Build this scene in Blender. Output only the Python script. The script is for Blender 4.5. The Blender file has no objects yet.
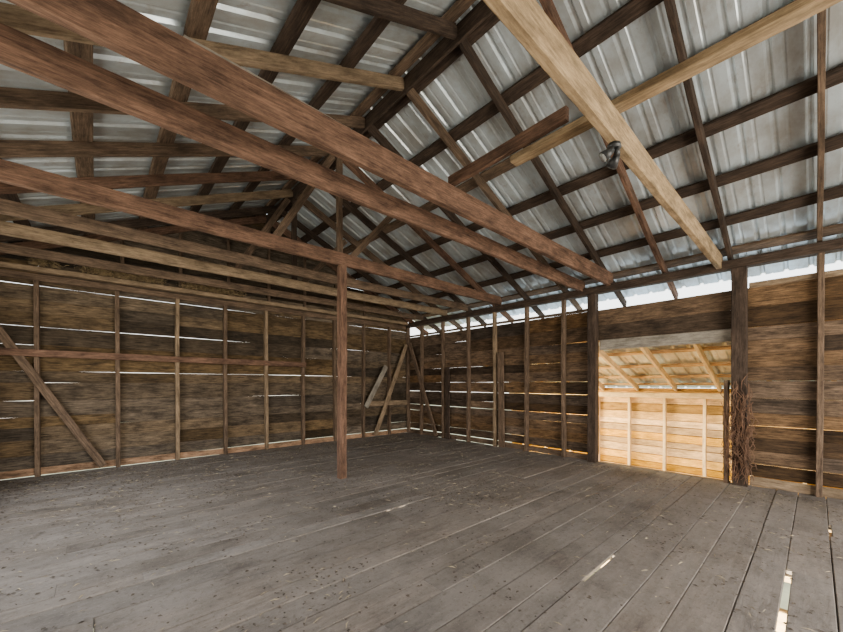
import bpy, bmesh, math, random
from mathutils import Vector, noise
random.seed(7)
R = random.random
def U(a, b): return a + (b - a) * random.random()
V = Vector

# ------------------------------------------------------------------ materials
def nt(mat):
    mat.use_nodes = True
    t = mat.node_tree
    t.nodes.clear()
    return t

def wood(name, dark, light, var=0.5, rough=0.85, stain=0.5, dust=None, bump=0.45, gscale=34):
    m = bpy.data.materials.new(name)
    t = nt(m); N = t.nodes; L = t.links
    out = N.new('ShaderNodeOutputMaterial')
    b = N.new('ShaderNodeBsdfPrincipled')
    L.new(b.outputs[0], out.inputs[0])
    uv = N.new('ShaderNodeTexCoord')
    mp = N.new('ShaderNodeMapping'); mp.inputs['Scale'].default_value = (2.4, gscale, 1)
    L.new(uv.outputs['UV'], mp.inputs[0])
    n1 = N.new('ShaderNodeTexNoise'); n1.inputs['Scale'].default_value = 1.8
    n1.inputs['Detail'].default_value = 10; n1.inputs['Roughness'].default_value = .78
    n1.inputs['Distortion'].default_value = .3
    L.new(mp.outputs[0], n1.inputs['Vector'])
    rp = N.new('ShaderNodeValToRGB')
    rp.color_ramp.elements[0].position = .36; rp.color_ramp.elements[0].color = (*dark, 1)
    rp.color_ramp.elements[1].position = .64; rp.color_ramp.elements[1].color = (*light, 1)
    L.new(n1.outputs[0], rp.inputs[0])
    mp2 = N.new('ShaderNodeMapping'); mp2.inputs['Scale'].default_value = (1.8, 5, 1)
    L.new(uv.outputs['UV'], mp2.inputs[0])
    n2 = N.new('ShaderNodeTexNoise'); n2.inputs['Scale'].default_value = 1.7
    n2.inputs['Detail'].default_value = 10; n2.inputs['Roughness'].default_value = .72
    L.new(mp2.outputs[0], n2.inputs['Vector'])
    mr = N.new('ShaderNodeMapRange')
    mr.inputs[1].default_value = .38; mr.inputs[2].default_value = .60
    mr.inputs[3].default_value = 1 - stain; mr.inputs[4].default_value = 1.12
    L.new(n2.outputs[0], mr.inputs[0])
    g = N.new('ShaderNodeNewGeometry')
    mr2 = N.new('ShaderNodeMapRange')
    mr2.inputs[3].default_value = 1 - var * .6; mr2.inputs[4].default_value = 1 + var * .6
    L.new(g.outputs['Random Per Island'], mr2.inputs[0])
    mul = N.new('ShaderNodeMath'); mul.operation = 'MULTIPLY'
    L.new(mr.outputs[0], mul.inputs[0]); L.new(mr2.outputs[0], mul.inputs[1])
    hs = N.new('ShaderNodeHueSaturation')
    L.new(rp.outputs[0], hs.inputs['Color']); L.new(mul.outputs[0], hs.inputs['Value'])
    mr3 = N.new('ShaderNodeMapRange'); mr3.inputs[3].default_value = 1.22; mr3.inputs[4].default_value = .75
    fr = N.new('ShaderNodeMath'); fr.operation = 'MULTIPLY'; fr.inputs[1].default_value = 7.31
    fr2 = N.new('ShaderNodeMath'); fr2.operation = 'FRACT'
    L.new(g.outputs['Random Per Island'], fr.inputs[0]); L.new(fr.outputs[0], fr2.inputs[0])
    L.new(fr2.outputs[0], mr3.inputs[0]); L.new(mr3.outputs[0], hs.inputs['Saturation'])
    col = hs.outputs[0]
    height = n1.outputs[0]
    if dust:
        def layer(col, scale, p0, p1, mx_, c, detail=9, rough_=.7):
            n3 = N.new('ShaderNodeTexNoise'); n3.inputs['Scale'].default_value = scale
            n3.inputs['Detail'].default_value = detail; n3.inputs['Roughness'].default_value = rough_
            L.new(uv.outputs['Object'], n3.inputs['Vector'])
            r3 = N.new('ShaderNodeValToRGB')
            r3.color_ramp.elements[0].position = p0; r3.color_ramp.elements[0].color = (0, 0, 0, 1)
            r3.color_ramp.elements[1].position = p1; r3.color_ramp.elements[1].color = (mx_, mx_, mx_, 1)
            L.new(n3.outputs[0], r3.inputs[0])
            mx = N.new('ShaderNodeMixRGB'); mx.inputs[2].default_value = (*c, 1)
            L.new(r3.outputs[0], mx.inputs[0]); L.new(col, mx.inputs[1])
            return mx.outputs[0], n3
        col, _ = layer(col, 1.1, .34, .60, .8, dust)
        col, _ = layer(col, .9, .48, .70, .65, (.105, .086, .068))
        col, nd = layer(col, 30, .53, .66, .6, (.085, .067, .052), 7, .78)
        col, _ = layer(col, 55, .58, .70, .5, (.36, .32, .27), 5, .75)
        ad = N.new('ShaderNodeMath'); ad.operation = 'ADD'
        L.new(n1.outputs[0], ad.inputs[0]); L.new(nd.outputs[0], ad.inputs[1])
        height = ad.outputs[0]
    L.new(col, b.inputs['Base Color'])
    b.inputs['Roughness'].default_value = rough
    b.inputs['Specular IOR Level'].default_value = .22
    bp = N.new('ShaderNodeBump'); bp.inputs['Strength'].default_value = bump
    bp.inputs['Distance'].default_value = .005
    L.new(height, bp.inputs['Height']); L.new(bp.outputs[0], b.inputs['Normal'])
    return m

M_dark = wood('wood_dark', (.020, .011, .006), (.095, .053, .028), .7)
M_red = wood('wood_redbrown', (.080, .030, .011), (.25, .108, .040), .35, stain=.6)
M_brown = wood('wood_brown', (.060, .031, .014), (.22, .124, .056), .6)
M_tan = wood('wood_tan', (.15, .083, .033), (.36, .225, .095), .4, stain=.5)
M_light = wood('wood_new_lumber', (.22, .122, .035), (.46, .28, .095), .3, stain=.5)
M_grey = wood('wood_weathered_grey', (.19, .155, .11), (.36, .30, .22), .4)
M_wall = wood('wall_board_wood', (.030, .020, .012), (.170, .118, .068), 1.1, stain=.62)
M_wall2 = wood('wall_board_wood_side', (.032, .019, .011), (.185, .115, .064), 1.1, stain=.62)
M_sunsill = wood('sill_wood_painted_sun', (.26, .105, .03), (.50, .25, .08), .4, stain=.7)  # warm sunlight on the sill strip is put into this colour
M_lean = wood('leanto_wood_painted_sun', (.40, .19, .030), (.80, .46, .10), .8, stain=.4)  # golden sunlight in the lean-to is put into the board colour
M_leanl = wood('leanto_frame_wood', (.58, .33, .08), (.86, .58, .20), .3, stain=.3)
M_floor = wood('floor_plank_wood', (.12, .098, .082), (.23, .192, .162), .5, stain=.4, dust=(.25, .216, .188), gscale=14, bump=1.0)
M_under = wood('seam_blocker_wood', (.02, .015, .01), (.05, .037, .027), .3)  # for the added dark strips that block light at the seams

def simple(name, col, rough=.8, metallic=0.0, nscale=8, amt=.4):
    m = bpy.data.materials.new(name)
    t = nt(m); N = t.nodes; L = t.links
    out = N.new('ShaderNodeOutputMaterial'); b = N.new('ShaderNodeBsdfPrincipled')
    L.new(b.outputs[0], out.inputs[0])
    tc = N.new('ShaderNodeTexCoord'); n = N.new('ShaderNodeTexNoise')
    n.inputs['Scale'].default_value = nscale; n.inputs['Detail'].default_value = 5
    L.new(tc.outputs['Object'], n.inputs['Vector'])
    r = N.new('ShaderNodeValToRGB')
    r.color_ramp.elements[0].position = .3
    r.color_ramp.elements[0].color = tuple(c * (1 - amt) for c in col) + (1,)
    r.color_ramp.elements[1].position = .7
    r.color_ramp.elements[1].color = tuple(min(1, c * (1 + amt)) for c in col) + (1,)
    L.new(n.outputs[0], r.inputs[0]); L.new(r.outputs[0], b.inputs['Base Color'])
    b.inputs['Roughness'].default_value = rough; b.inputs['Metallic'].default_value = metallic
    return m

def metal_sheet():
    m = bpy.data.materials.new('galvanised_sheet')
    t = nt(m); N = t.nodes; L = t.links
    out = N.new('ShaderNodeOutputMaterial'); b = N.new('ShaderNodeBsdfPrincipled')
    L.new(b.outputs[0], out.inputs[0])
    tc = N.new('ShaderNodeTexCoord')
    mp = N.new('ShaderNodeMapping'); mp.inputs['Scale'].default_value = (1.0, 1.5, 1.0)
    L.new(tc.outputs['Object'], mp.inputs[0])
    n = N.new('ShaderNodeTexNoise'); n.inputs['Scale'].default_value = 1.6; n.inputs['Detail'].default_value = 8
    n.inputs['Roughness'].default_value = .65
    L.new(mp.outputs[0], n.inputs['Vector'])
    r = N.new('ShaderNodeValToRGB')
    r.color_ramp.elements[0].position = .34; r.color_ramp.elements[0].color = (.42, .41, .38, 1)
    r.color_ramp.elements[1].position = .62; r.color_ramp.elements[1].color = (.74, .82, .86, 1)
    L.new(n.outputs[0], r.inputs[0])
    n2 = N.new('ShaderNodeTexNoise'); n2.inputs['Scale'].default_value = 5; n2.inputs['Detail'].default_value = 10
    n2.inputs['Roughness'].default_value = .75
    L.new(mp.outputs[0], n2.inputs['Vector'])
    r2 = N.new('ShaderNodeValToRGB')
    r2.color_ramp.elements[0].position = .56; r2.color_ramp.elements[0].color = (0, 0, 0, 1)
    r2.color_ramp.elements[1].position = .74; r2.color_ramp.elements[1].color = (.6, .6, .6, 1)
    L.new(n2.outputs[0], r2.inputs[0])
    mx = N.new('ShaderNodeMixRGB'); mx.inputs[2].default_value = (.27, .19, .13, 1)
    L.new(r2.outputs[0], mx.inputs[0]); L.new(r.outputs[0], mx.inputs[1])
    L.new(mx.outputs[0], b.inputs['Base Color'])
    b.inputs['Metallic'].default_value = .45
    b.inputs['Roughness'].default_value = .30
    return m
M_metal = metal_sheet()
M_black = simple('lamp_housing_dark', (.03, .03, .03), .45, .2)
M_glass = simple('lamp_lens', (.35, .35, .33), .15)
M_straw = simple('straw', (.34, .27, .17), .9, 0, 20, .5)
M_hay = simple('hay', (.27, .19, .095), .9, 0, 20, .5)
M_leaf = simple('dry_leaf', (.08, .058, .04), .9, 0, 15, .5)
M_vine = simple('dried_vine_bark', (.13, .068, .038), .9, 0, 15, .5)
M_ground = simple('outside_soil', (.34, .30, .17), .95, 0, 1.5, .4)

# ------------------------------------------------------------------ builder
class MB:
    def __init__(s):
        s.bm = bmesh.new(); s.uv = s.bm.loops.layers.uv.new('UVMap'); s.mi = 0
    def board(s, a, b, w, t, side=V((0, 0, 1)), wob=.003, seg=None, ch=.004):
        a = V(a); b = V(b); d = b - a; Ln = d.length; d.normalize()
        side = V(side); side = (side - d * side.dot(d)).normalized()
        th = d.cross(side)
        n = seg or max(1, min(14, int(Ln / .5)))
        hw, ht = w / 2, t / 2
        ch = min(ch, ht * .6, hw * .6)
        cs = [(-hw + ch, -ht), (hw - ch, -ht), (hw, -ht + ch), (hw, ht - ch),
              (hw - ch, ht), (-hw + ch, ht), (-hw, ht - ch), (-hw, -ht + ch)]
        per = [0]
        for i in range(8):
            p, q = cs[i], cs[(i + 1) % 8]
            per.append(per[-1] + math.hypot(q[0] - p[0], q[1] - p[1]))
        ou, ov = U(0, 60), U(0, 60)
        sd = V((U(0, 90), U(0, 90), U(0, 90)))
        rings = []
        for i in range(n + 1):
            f = i / n
            c = a + d * (Ln * f)
            if wob:
                q = sd + V((f * Ln * .8, 0, 0))
                c = c + side * noise.noise(q) * wob * 2 + th * noise.noise(q + V((0, 9, 0))) * wob * 2
            k = 1 + (noise.noise(sd + V((f * Ln * 2.1, 5, 0))) * .05 if wob > .003 else 0)
            rings.append([s.bm.verts.new(c + side * (x * k) + th * y) for x, y in cs])
        for i in range(n):
            for j in range(8):
                k = (j + 1) % 8
                f = s.bm.faces.new((rings[i][j], rings[i][k], rings[i + 1][k], rings[i + 1][j]))
                f.material_index = s.mi
                us = [(i, j), (i, j + 1), (i + 1, j + 1), (i + 1, j)]
                for lp, (ii, jj) in zip(f.loops, us):
                    lp[s.uv].uv = (ou + Ln * ii / n, ov + per[jj])
        for ring, fl in ((rings[0], True), (rings[-1], False)):
            vs = list(reversed(ring)) if fl else ring
            f = s.bm.faces.new(vs); f.material_index = s.mi
            for lp in f.loops:
                co = lp.vert.co - a
                lp[s.uv].uv = (ou + co.dot(side) * 8, ov + co.dot(th))
    def finish(s, name, mats, origin=None):
        bmesh.ops.recalc_face_normals(s.bm, faces=s.bm.faces)
        o = V(origin) if origin is not None else V((0, 0, 0))
        if origin is not None:
            bmesh.ops.translate(s.bm, verts=s.bm.verts, vec=-o)
        me = bpy.data.meshes.new(name); s.bm.to_mesh(me); s.bm.free()
        for m in (mats if isinstance(mats, list) else [mats]): me.materials.append(m)
        ob = bpy.data.objects.new(name, me); ob.location = o
        bpy.context.scene.collection.objects.link(ob)
        return ob

def beam(name, a, b, w, t, mat, side=(0, 0, 1), wob=.006, ch=.005):
    m = MB(); m.board(a, b, w, t, V(side), wob, None, ch)
    return m.finish(name, mat, (V(a) + V(b)) / 2)

# ------------------------------------------------------------------ dimensions
XW = 6.22      # right (eave) wall
XL = -1.22     # left eave wall
YB = 7.41      # far gable wall
YF = -2.9      # gable behind the camera
XR = 2.5       # ridge
ZP = 2.92      # top of wall plate
SL = 0.43
def zroof(x, off=0.0): return ZP + SL * (XW - XR - abs(x - XR)) + off

# ------------------------------------------------------------------ floor
m = MB()
bounds = [YF]
while bounds[-1] < YB: bounds.append(bounds[-1] + U(.17, .23))
bounds[-1] = YB
slits = [(.14, 2.55, 3.57, .028), (1.04, 2.37, 2.9, .016), (2.97, 2.19, 2.45, .018), (-.08, 4.62, 5.0, .014), (1.9, .2, .5, .006)]
for sl in slits:
    i = min(range(1, len(bounds) - 1), key=lambda k: abs(bounds[k] - sl[0]))
    bounds[i] = sl[0]
for i in range(len(bounds) - 1):
    y0, y1 = bounds[i], bounds[i + 1]
    cuts = [XL]
    x = XL + U(.8, 3)
    while x < XW - .6:
        cuts.append(x); x += U(2.4, 4.2)
    cuts.append(XW)
    for a, b in zip(cuts, cuts[1:]):
        pieces = [(a, b, y0, y1)]
        for sy, sa, sb, sw in slits:
            if abs(sy - y1) < 1e-6:
                new = []
                for (pa, pb, q0, q1) in pieces:
                    lo, hi = max(pa, sa), min(pb, sb)
                    if hi - lo > .05:
                        if lo > pa: new.append((pa, lo, q0, q1))
                        new.append((lo, hi, q0, q1 - sw))
                        if hi < pb: new.append((hi, pb, q0, q1))
                    else: new.append((pa, pb, q0, q1))
                pieces = new
        dz = U(-.004, .003)
        for (pa, pb, q0, q1) in pieces:
            yc = (q0 + q1) / 2
            m.board((pa + .0008, yc, -.0125 + dz), (pb - .0008, yc, -.0125 + dz), (q1 - q0) - U(.0015, .006), .025, V((0, 1, 0)), .0015, None, .004)
m.mi = 1
for y in bounds[1:-1]:
    rng = [(XL, XW)]
    for sy, sa, sb, sw in slits:
        if abs(sy - y) < 1e-6: rng = [(XL, sa), (sb, XW)]
    for a, b in rng:
        m.board((a, y, -.038), (b, y, -.038), .07, .014, V((0, 1, 0)), 0)  # unseen strip added under each seam to stop light from below
m.finish('floor', [M_floor, M_under])
x = XL + .25
while x < XW:
    beam('floor_joist', (x, YF, -.115), (x, YB, -.115), .13, .05, M_leanl, (0, 0, 1), 0); x += .80

# ------------------------------------------------------------------ walls
def wall_rows(m, z0, z1, fn, hmin=.15, hmax=.26, big=.12):
    z = z0
    while z < z1 - .04:
        h = min(U(hmin, hmax), z1 - z)
        if z1 - (z + h) < .06: h = z1 - z
        r = R()
        g = U(.001, .005) if r < big else (U(-.0015, .001) if r < .7 else -.003)
        fn(z, z + h - g)
        z += h

ZM = .20
m = MB()
studs_back = [-1.10, -.63, .234, 1.01, 1.76, 2.5, 3.25, 4.01, 4.76, 5.55]
def put(m, p0, p1, h, axis):
    ta, tb = U(-.003, .003), U(-.003, .003)
    yo = U(-.004, .004)
    ns = max(2, int((V(p1) - V(p0)).length / .3))
    if axis == 'x': m.board((p0[0], p0[1] + yo, p0[2] + ta), (p1[0], p1[1] + yo, p1[2] + tb), h, .022, V((0, 0, 1)), .003, ns, .005)
    else: m.board((p0[0] + yo, p0[1], p0[2] + ta), (p1[0] + yo, p1[1], p1[2] + tb), h, .022, V((0, 0, 1)), .003, ns, .005)
def backrow(z0, z1):
    if z0 > zroof(XR, ZM) - .06: return
    hw = min(XR - XL, (zroof(XR, ZM) - z0) / SL)
    a, b = max(XR - hw, XL), min(XR + hw, XW)
    cuts = [a] + [s for s in studs_back if a + .5 < s < b - .5 and R() < .3] + [b]
    for p, q in zip(cuts, cuts[1:]):
        zc = (z0 + z1) / 2
        put(m, (p + .001, YB + .018, zc), (q - .001, YB + .018, zc), z1 - z0, 'x')
wall_rows(m, .11, zroof(XR, ZM), backrow)
m.finish('wall_back', M_wall)
beam('baseboard_back', (XL + .05, YB - .01, .055), (XW, YB - .01, .055), .105, .03, M_sunsill)  # board stands in for a sunlit strip, warm light in its colour
m = MB()
studs_right = [-2.3, -1.5, -.78, -.03, 3.02, 3.77, 4.5, 5.235, 6.02, 6.81, 7.33]
def rightrow(z0, z1):
    zc = (z0 + z1) / 2
    segs = [(YF, .74), (2.45, YB)]
    if zc >= 2.03: segs = [(YF, .74), (.74, 2.45), (2.45, YB)]
    for a, b in segs:
        cuts = [a] + [s for s in studs_right if a + .5 < s < b - .5 and R() < .25] + [b]
        for p, q in zip(cuts, cuts[1:]):
            put(m, (XW + .018, p + .001, zc), (XW + .018, q - .001, zc), z1 - z0, 'y')
wall_rows(m, .12, 1.86, rightrow, .15, .22, big=.5)
wall_rows(m, 1.86, 2.03, rightrow)
wall_rows(m, 2.03, 2.54, rightrow, .24, .27)
m.finish('wall_right', M_wall2)
beam('trim_1', (XW - .012, .745, 1.945), (XW - .012, 2.42, 1.945), .17, .022, M_grey)
beam('trim_2', (XW - .008, YF, 2.56), (XW - .008, .575, 2.56), .07, .03, M_tan)
beam('trim_3', (XW + .03, 2.6, 2.58), (XW + .03, YB, 2.58), .05, .03, M_brown)
beam('baseboard_right', (XW - .01, 2.58, .055), (XW - .01, YB - .12, .055), .105, .03, M_brown)
beam('baseboard_right', (XW - .01, YF, .06), (XW - .01, .57, .06), .115, .03, M_tan)
beam('door_sill_board', (XW + .03, .76, -.02), (XW + .03, 2.43, -.02), .06, .04, M_tan)

m = MB()
def leftrow(z0, z1):
    zc = (z0 + z1) / 2
    segs = [(YF, YB)]
    if .7 < zc < 2.5: segs = [(YF, 1.6), (6.2, YB)]  # unseen opening added to let fill light in
    for a, b in segs:
        m.board((XL - .014, a, zc), (XL - .014, b, zc), z1 - z0, .022, V((0, 0, 1)), .002)
wall_rows(m, .0, 2.92, leftrow)
m.finish('wall_left', M_wall)
m = MB()
def frontrow(z0, z1):
    zc = (z0 + z1) / 2
    if z0 > zroof(XR, ZM) - .06: return
    hw = min(XR - XL, (zroof(XR, ZM) - z0) / SL)
    segs = [(XR - hw, XR + hw)]
    if zc < 2.7: segs = [(XL, -.4), (5.4, XW)]  # wide unseen opening added so light fills the interior
    for a, b in segs:
        m.board((a, YF - .014, zc), (b, YF - .014, zc), z1 - z0, .022, V((0, 0, 1)), .002)
wall_rows(m, .0, zroof(XR, ZM), frontrow)
m.finish('wall_front', M_wall)

# ------------------------------------------------------------------ framing
beam('wall_plate', (XW - .06, YF, ZP - .06), (XW - .06, YB, ZP - .06), .12, .11, M_dark)
beam('wall_plate', (XL + .06, YF, ZP - .06), (XL + .06, YB, ZP - .06), .12, .11, M_brown)
beam('wall_plate', (XL + .1, YB - .10, ZP - .02), (XW - .12, YB - .10, ZP - .02), .07, .10, M_tan)
beam('wall_plate', (XL + .1, YB - .03, ZP - .12), (XW - .12, YB - .03, ZP - .12), .09, .05, M_brown)
for i, x in enumerate(studs_back):
    top = ZP - .17
    beam('wall_stud', (x, YB - .05, 0), (x + U(-.02, .02), YB - .05, top), .055, .095, M_tan if i in (3, 5) else M_brown, (1, 0, 0))
    if x > -1 and x < 5.5:
        beam('gable_stud', (x + .05, YB - .03, ZP + .02), (x + .05, YB - .03, zroof(x, .02)), .05, .04, M_brown, (1, 0, 0))
for i, y in enumerate(studs_right):
    beam('wall_stud', (XW - .05, y, 0), (XW - .05, y + U(-.015, .015), ZP - .12), .055, .095, M_tan if i in (6,) else M_brown, (0, 1, 0))
beam('door_post', (XW - .08, 2.50, 0), (XW - .08, 2.50, ZP - .13), .13, .14, M_dark, (0, 1, 0))
beam('door_post', (XW - .08, .66, 0), (XW - .08, .66, ZP - .13), .15, .14, M_dark, (0, 1, 0))
beam('door_jamb_board', (XW - .06, .79, 0), (XW - .06, .79, 1.35), .05, .10, M_brown, (0, 1, 0))
beam('wall_cleat', (XW - .07, 4.33, 0), (XW - .07, 4.36, 1.95), .14, .04, M_brown, (0, 1, 0))
beam('wall_cleat', (XW - .07, 5.85, 0), (XW - .07, 5.87, 1.7), .12, .04, M_dark, (0, 1, 0))
beam('wall_rail', (XL + .05, YB - .125, 1.74), (3.28, YB - .125, 1.70), .10, .04, M_red)
beam('wall_brace', (-.98 - .1, YB - .13, 2.2), (.06, YB - .13, .05), .10, .035, M_brown)
beam('wall_brace', (5.05, YB - .14, .05), (6.05, YB - .14, 2.34), .11, .035, M_tan)
beam('wall_brace', (4.75, YB - .19, .75), (5.35, YB - .19, 1.75), .12, .03, M_grey)
beam('wall_rail', (4.8, YB - .12, .82), (6.08, YB - .12, .82), .12, .035, M_tan)
beam('wall_brace', (XW - .12, 6.19, .04), (XW - .12, 7.2, 2.35), .11, .035, M_brown)

# rafters
rys = [-2.80, -2.28, -1.53, -.78, -.03, .76, 1.50, 2.26, 3.03, 3.8, 4.55, 5.3, 6.05, 6.8, 7.33]
for i, y in enumerate(rys):
    for sgn in (1, -1):
        x1 = XR + (4.38 if sgn > 0 else -4.0)
        a = V((XR + sgn * .02, y, zroof(XR, .065))); b = V((x1, y, zroof(x1, .065)))
        if sgn > 0: mt = [M_brown, M_dark, M_red, M_dark][i % 4]
        else: mt = {8: M_tan, 10: M_brown, 11: M_red, 12: M_tan}.get(i, [M_brown, M_dark, M_red][i % 3])
        beam('rafter', a, b, .12, .045, mt, (0, 0, 1))
beam('ridge_board', (XR, YF, zroof(XR, .05)), (XR, YB - .01, zroof(XR, .05)), .18, .03, M_dark)
for d in (.13, .74, 1.36, 1.98, 2.60, 3.20, 3.74, 4.05):
    for sgn in (1, -1):
        x = XR + sgn * d
        z = zroof(x, .065 + .066 + .022)
        nrm = V((sgn, 0, -SL)).normalized()
        beam('roof_purlin', (x, YF, z), (x, YB - .01, z), .14, .04, M_dark if R() < .7 else M_brown, nrm)

def metal_roof(name, xa, za, xb, zb, ya, yb, nl=2):
    bm = bmesh.new()
    prof = []
    y = ya
    while y < yb:
        prof += [(y, 0), (y + .085, 0), (y + .095, .006), (y + .108, .006), (y + .118, 0), (y + .165, 0), (y + .182, .026), (y + .205, .026), (y + .222, 0)]
        y += .2286
    prof = [(min(p[0], yb), p[1]) for p in prof]
    prof.append((yb, 0))
    for r in range(nl):
        f0 = r / nl - (.03 if r else 0); f1 = (r + 1) / nl
        lift = .006 * (nl - r)
        rows = []
        for f in (f0, (f0 + f1) / 2, f1):
            rows.append([bm.verts.new((xa + (xb - xa) * f, p[0], za + (zb - za) * f + p[1] + lift + noise.noise(V((p[0] * .6, f * 3, r))) * .006)) for p in prof])
        for q in range(2):
            for i in range(len(prof) - 1):
                if prof[i + 1][0] - prof[i][0] < 1e-5: continue
                bm.faces.new((rows[q][i], rows[q][i + 1], rows[q + 1][i + 1], rows[q + 1][i]))
    me = bpy.data.meshes.new(name); bm.to_mesh(me); bm.free(); me.materials.append(M_metal)
    ob = bpy.data.objects.new(name, me); bpy.context.scene.collection.objects.link(ob)
    return ob
for sgn in (1, -1):
    xe = XR + (4.41 if sgn > 0 else -4.15)
    metal_roof('ceiling', XR, zroof(XR, ZM), xe, zroof(xe, ZM), YF, YB, 3)

ties = [(.86, 2.92, .19, .055, M_light), (2.24, 3.00, .21, .06, M_red), (2.68, 2.97, .18, .05, M_red),
        (4.40, 3.02, .17, .06, M_red), (5.30, 3.02, .14, .05, M_brown), (5.95, 3.0, .14, .05, M_tan), (6.8, 3.0, .12, .05, M_brown),
        (-.75, 2.93, .15, .05, M_brown), (-2.2, 2.93, .15, .05, M_brown)]
for (y, z, h, t, mt) in ties:
    beam('tie_beam', (XL + .02, y, z), (XW - .02, y, z), h, t, mt)
beam('tie_beam', (.35, 2.36, 3.17), (3.1, 2.36, 3.13), .13, .045, M_grey)
beam('stringer_board', (2.46, -2.0, 3.06), (2.46, 1.62, 3.08), .05, .10, M_light, (0, 0, 1))
beam('stringer_board', (2.40, 1.15, 3.165), (2.42, 2.28, 3.165), .10, .045, M_red)
for y, mt in ((5.95, M_dark), (4.40, M_brown)):
    beam('king_post', (XR, y + .066, 2.96), (XR, y + .066, zroof(XR, -.05)), .09, .04, mt, (1, 0, 0))
    beam('truss_strut', (XR - .95, y + .066, 3.0), (XR - .10, y + .066, zroof(XR, -.08)), .09, .03, M_brown)
    beam('truss_strut', (XR + 1.0, y + .066, zroof(XR + 1.0, -.06)), (XR + .10, y + .066, 3.0), .09, .03, M_brown)
beam('support_post', (XR, 4.40, 0), (XR, 4.40, 2.935), .10, .10, M_red, (1, 0, 0))

# ------------------------------------------------------------------ security light
def prim(fn, mat, parent, name, **k):
    bm = bmesh.new(); fn(bm, **k)
    me = bpy.data.meshes.new(name); bm.to_mesh(me); bm.free(); me.materials.append(mat)
    for p in me.polygons: p.use_smooth = True
    o = bpy.data.objects.new(name, me); bpy.context.scene.collection.objects.link(o); o.parent = parent
    return o
e = bpy.data.objects.new('twin_head_flood_light', None); bpy.context.scene.collection.objects.link(e)
e.location = (2.43, .86, 2.822)
e.scale = (.85, .85, .85)
o = prim(bmesh.ops.create_cone, M_black, e, 'base_plate', cap_ends=True, segments=24, radius1=.05, radius2=.045, depth=.03); o.location = (0, 0, -.015)
for i, sx in enumerate((-1, 1)):
    o = prim(bmesh.ops.create_cone, M_black, e, 'arm_%d' % (i + 1), cap_ends=True, segments=10, radius1=.009, radius2=.009, depth=.07)
    o.location = (sx * .03, 0, -.045); o.rotation_euler = (0, sx * -.7, 0)
    o = prim(bmesh.ops.create_cone, M_black, e, 'lamp_head_%d' % (i + 1), cap_ends=True, segments=20, radius1=.042, radius2=.022, depth=.085)
    o.location = (sx * .065, .02, -.085); o.rotation_euler = (.7, sx * -.6, 0)
    o2 = prim(bmesh.ops.create_cone, M_glass, e, 'lens_%d' % (i + 1), cap_ends=True, segments=20, radius1=.036, radius2=.036, depth=.004)
    o2.parent = o; o2.location = (0, 0, -.044)
o = prim(bmesh.ops.create_cone, M_black, e, 'sensor', cap_ends=True, segments=16, radius1=.022, radius2=.018, depth=.05); o.location = (0, -.02, -.06)

# ------------------------------------------------------------------ vine
cu = bpy.data.curves.new('dried_vine', 'CURVE'); cu.dimensions = '3D'; cu.bevel_depth = .0038; cu.bevel_resolution = 1
for i in range(50):
    sp = cu.splines.new('POLY'); n = 14
    sp.points.add(n - 1)
    y0 = U(.54, .78); z0 = U(0.02, .4); z1 = U(.9, 1.45) if i % 3 else U(.5, 1.2); sd = V((i * 3.1, 0, 0))
    for k in range(n):
        f = k / (n - 1)
        p = (XW - .17 - abs(noise.noise(sd + V((0, f * 3, 0)))) * .14, y0 + noise.noise(sd + V((f * 4, 7, 0))) * .15, z0 + (z1 - z0) * f)
        sp.points[k].co = (*p, 1)
cu.materials.append(M_vine)
vo = bpy.data.objects.new('dried_vine', cu); bpy.context.scene.collection.objects.link(vo)

# ------------------------------------------------------------------ debris
def debris(name, pts, mats, lmin, lmax, w, lift=.0, tilt=.35, leaf=.0):
    bm = bmesh.new()
    for (x, y, z) in pts:
        isleaf = R() < leaf
        L_ = U(lmin, lmax) * (.48 if isleaf else 1); ww = w * (U(2.5, 5.5) if isleaf else U(.6, 1.4))
        a = U(0, math.tau); t = U(-tilt, tilt) * .4
        d = V((math.cos(a) * math.cos(t), math.sin(a) * math.cos(t), math.sin(t))); s = V((-math.sin(a), math.cos(a), U(-.3, .3)))
        c = V((x, y, z + lift + abs(d.z) * L_ / 2 + .003))
        mid = V((0, 0, .3 * L_)) + s * U(-.2, .2) * L_
        vs = [bm.verts.new(v) for v in (c - d * L_ / 2, c - s * ww / 2 + mid * .4, c + d * L_ / 2, c + s * ww / 2 + mid * .2)]
        f = bm.faces.new(vs); f.material_index = 1 if isleaf else 0
    me = bpy.data.meshes.new(name); bm.to_mesh(me); bm.free()
    for q in mats: me.materials.append(q)
    o = bpy.data.objects.new(name, me); bpy.context.scene.collection.objects.link(o)
pts = []
while len(pts) < 17000:
    x, y = U(XL + .1, XW - .22), U(-.8, YB - .23)
    if abs(x - XR) < .12 and abs(y - 4.4) < .12: continue
    n_ = noise.noise(V((x * 1.3, y * 1.3, 3))) + .6 * noise.noise(V((x * 4, y * 4, 8)))
    d = max(0, n_) * .6 + .05
    d += .9 * math.exp(-(YB - y) * .9) + .4 * math.exp(-(XW - x) * 2)
    d += .6 * math.exp(-((x - 3.3) ** 2 + (y - 2.9) ** 2) * 3) + .3 * math.exp(-((x - 2.5) ** 2 + (y - 4.4) ** 2) * 3)
    d *= min(1, .35 + .16 * math.hypot(x, y))
    if R() < d: pts.append((x, y, 0))
debris('straw_debris', pts, [M_straw, M_leaf], .02, .075, .004, 0, .3, .72)
pts = []
while len(pts) < 4200:
    x = U(-.7, 2.1)
    if R() < .5 + .5 * math.sin(x * 5): pts.append((x, YB - .115 + U(-.035, .015), ZP + U(.018, .11)))
debris('straw_nest', pts, [M_hay, M_leaf], .05, .12, .006, 0, 1.8, .05)

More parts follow.
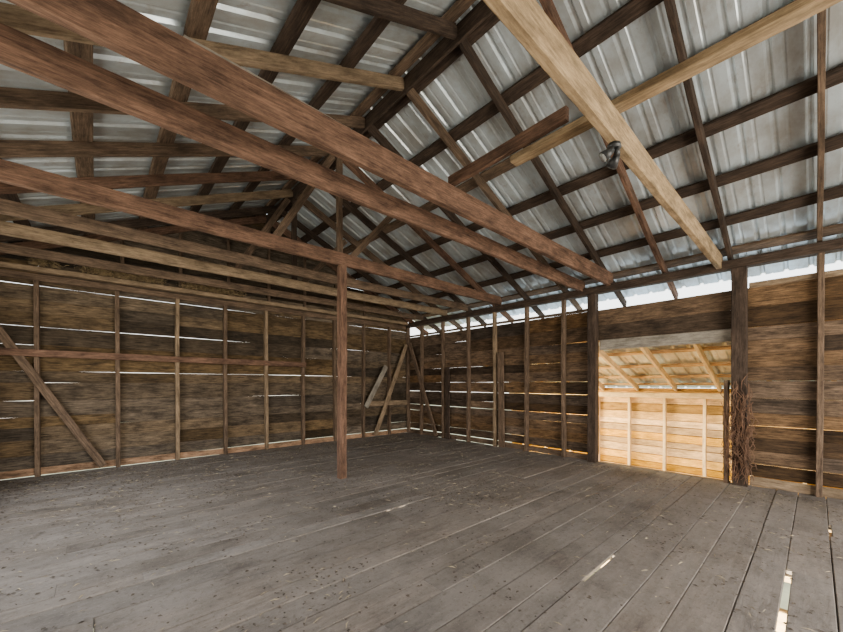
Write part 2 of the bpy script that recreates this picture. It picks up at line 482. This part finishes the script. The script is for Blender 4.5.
# ------------------------------------------------------------------ lean-to beyond the doorway
XO = 9.0
m = MB()
m.mi = 0
wall_rows(m, -1.0, 1.22, lambda a, b: m.board((XO + .02, YF, (a + b) / 2), (XO + .02, 6, (a + b) / 2), b - a - .011, .022, V((0, 0, 1)), .003, None, .006), .13, .18)
m.mi = 1
m.board((XO + .045, YF, .1), (XO + .045, 6, .1), 2.2, .015, V((0, 0, 1)), 0)  # dark sheet added behind the boards to keep their gaps dark
m.finish('wall_outer', [M_lean, M_brown])
y = -2.6
while y < 6:
    beam('leanto_stud', (XO - .05, y, -1.0), (XO - .05, y, 1.0), .05, .09, M_leanl, (0, 1, 0)); y += .68
beam('leanto_header', (XO - .07, YF, 1.06), (XO - .07, 6, 1.06), .11, .12, M_leanl)
def zl(x): return 1.20 + .33 * (XO - x)
y = -2.35
while y < 6:
    beam('leanto_rafter', (XW + .06, y, zl(XW)), (XO + .0, y, zl(XO)), .11, .05, M_leanl); y += .72
for x in (6.6, 7.25, 7.9, 8.5, 8.95):
    beam('leanto_purlin', (x, YF, zl(x) + .085), (x, 6, zl(x) + .085), .09, .035, M_lean, (1, 0, -.33))
metal_roof('leanto_roof', XW + .05, zl(XW) + .11, XO + .3, zl(XO + .3) + .11, YF, 6, 1)
m = MB()
y = YF
while y < 6:
    m.board((XW + .03, y, -1.02), (XO, y, -1.02), .195, .03, V((0, 1, 0)), .001); y += .2
m.finish('floor_leanto', M_tan)

bm = bmesh.new(); bmesh.ops.create_grid(bm, x_segments=20, y_segments=20, size=60)
for v in bm.verts: v.co.z = -2.8 + noise.noise(v.co * .1) * .2
me = bpy.data.meshes.new('outside_ground'); bm.to_mesh(me); bm.free(); me.materials.append(M_ground)
g = bpy.data.objects.new('outside_ground', me); bpy.context.scene.collection.objects.link(g)

# ------------------------------------------------------------------ lights
def area(name, loc, target, sx, sy, power, col):
    l = bpy.data.lights.new(name, 'AREA'); l.shape = 'RECTANGLE'; l.size = sx; l.size_y = sy; l.energy = power; l.color = col
    o = bpy.data.objects.new(name, l); bpy.context.scene.collection.objects.link(o); o.location = loc
    o.rotation_euler = (V(target) - V(loc)).to_track_quat('-Z', 'Y').to_euler()
area('front_fill', (2.9, YF + .1, 1.3), (3.2, 3, 2.0), 4.6, 2.3, 410, (1, .93, .83))  # added fill lamp at the opening behind the camera
area('left_fill', (XL - .1, 3.9, 1.6), (6, 3.9, 2.0), 4.4, 1.7, 100, (1, .94, .86))  # added fill lamp outside the unseen left opening
area('leanto_daylight', (7.2, 5.0, .9), (8.9, 1.4, .3), 1.2, 1.2, 380, (1, .78, .38))
area('underfloor_fill', (.8, .9, -1.7), (3.6, .8, -.1), 1.5, 1.2, 1700, (1, .88, .66))  # added lamp below, lights the joists so floor slits look bright
w = bpy.data.worlds.new('sky'); bpy.context.scene.world = w; w.use_nodes = True
t = w.node_tree; t.nodes.clear()
out = t.nodes.new('ShaderNodeOutputWorld'); bg = t.nodes.new('ShaderNodeBackground')
tc = t.nodes.new('ShaderNodeTexCoord'); sp = t.nodes.new('ShaderNodeSeparateXYZ'); rp = t.nodes.new('ShaderNodeValToRGB')
rp.color_ramp.elements[0].position = 0; rp.color_ramp.elements[0].color = (1, .95, .84, 1)
rp.color_ramp.elements[1].position = .5; rp.color_ramp.elements[1].color = (.72, .86, 1, 1)
t.links.new(tc.outputs['Generated'], sp.inputs[0]); t.links.new(sp.outputs['Z'], rp.inputs[0])
t.links.new(rp.outputs[0], bg.inputs[0]); bg.inputs[1].default_value = 4.8
t.links.new(bg.outputs[0], out.inputs[0])

# ------------------------------------------------------------------ camera
c = bpy.data.cameras.new('camera'); c.sensor_width = 36; c.lens = 15.25; c.shift_y = .0807; c.clip_start = .02
co = bpy.data.objects.new('camera', c); bpy.context.scene.collection.objects.link(co)
co.location = (0, 0, 1.3); co.rotation_euler = (math.radians(90), 0, math.radians(-42.18))
bpy.context.scene.camera = co
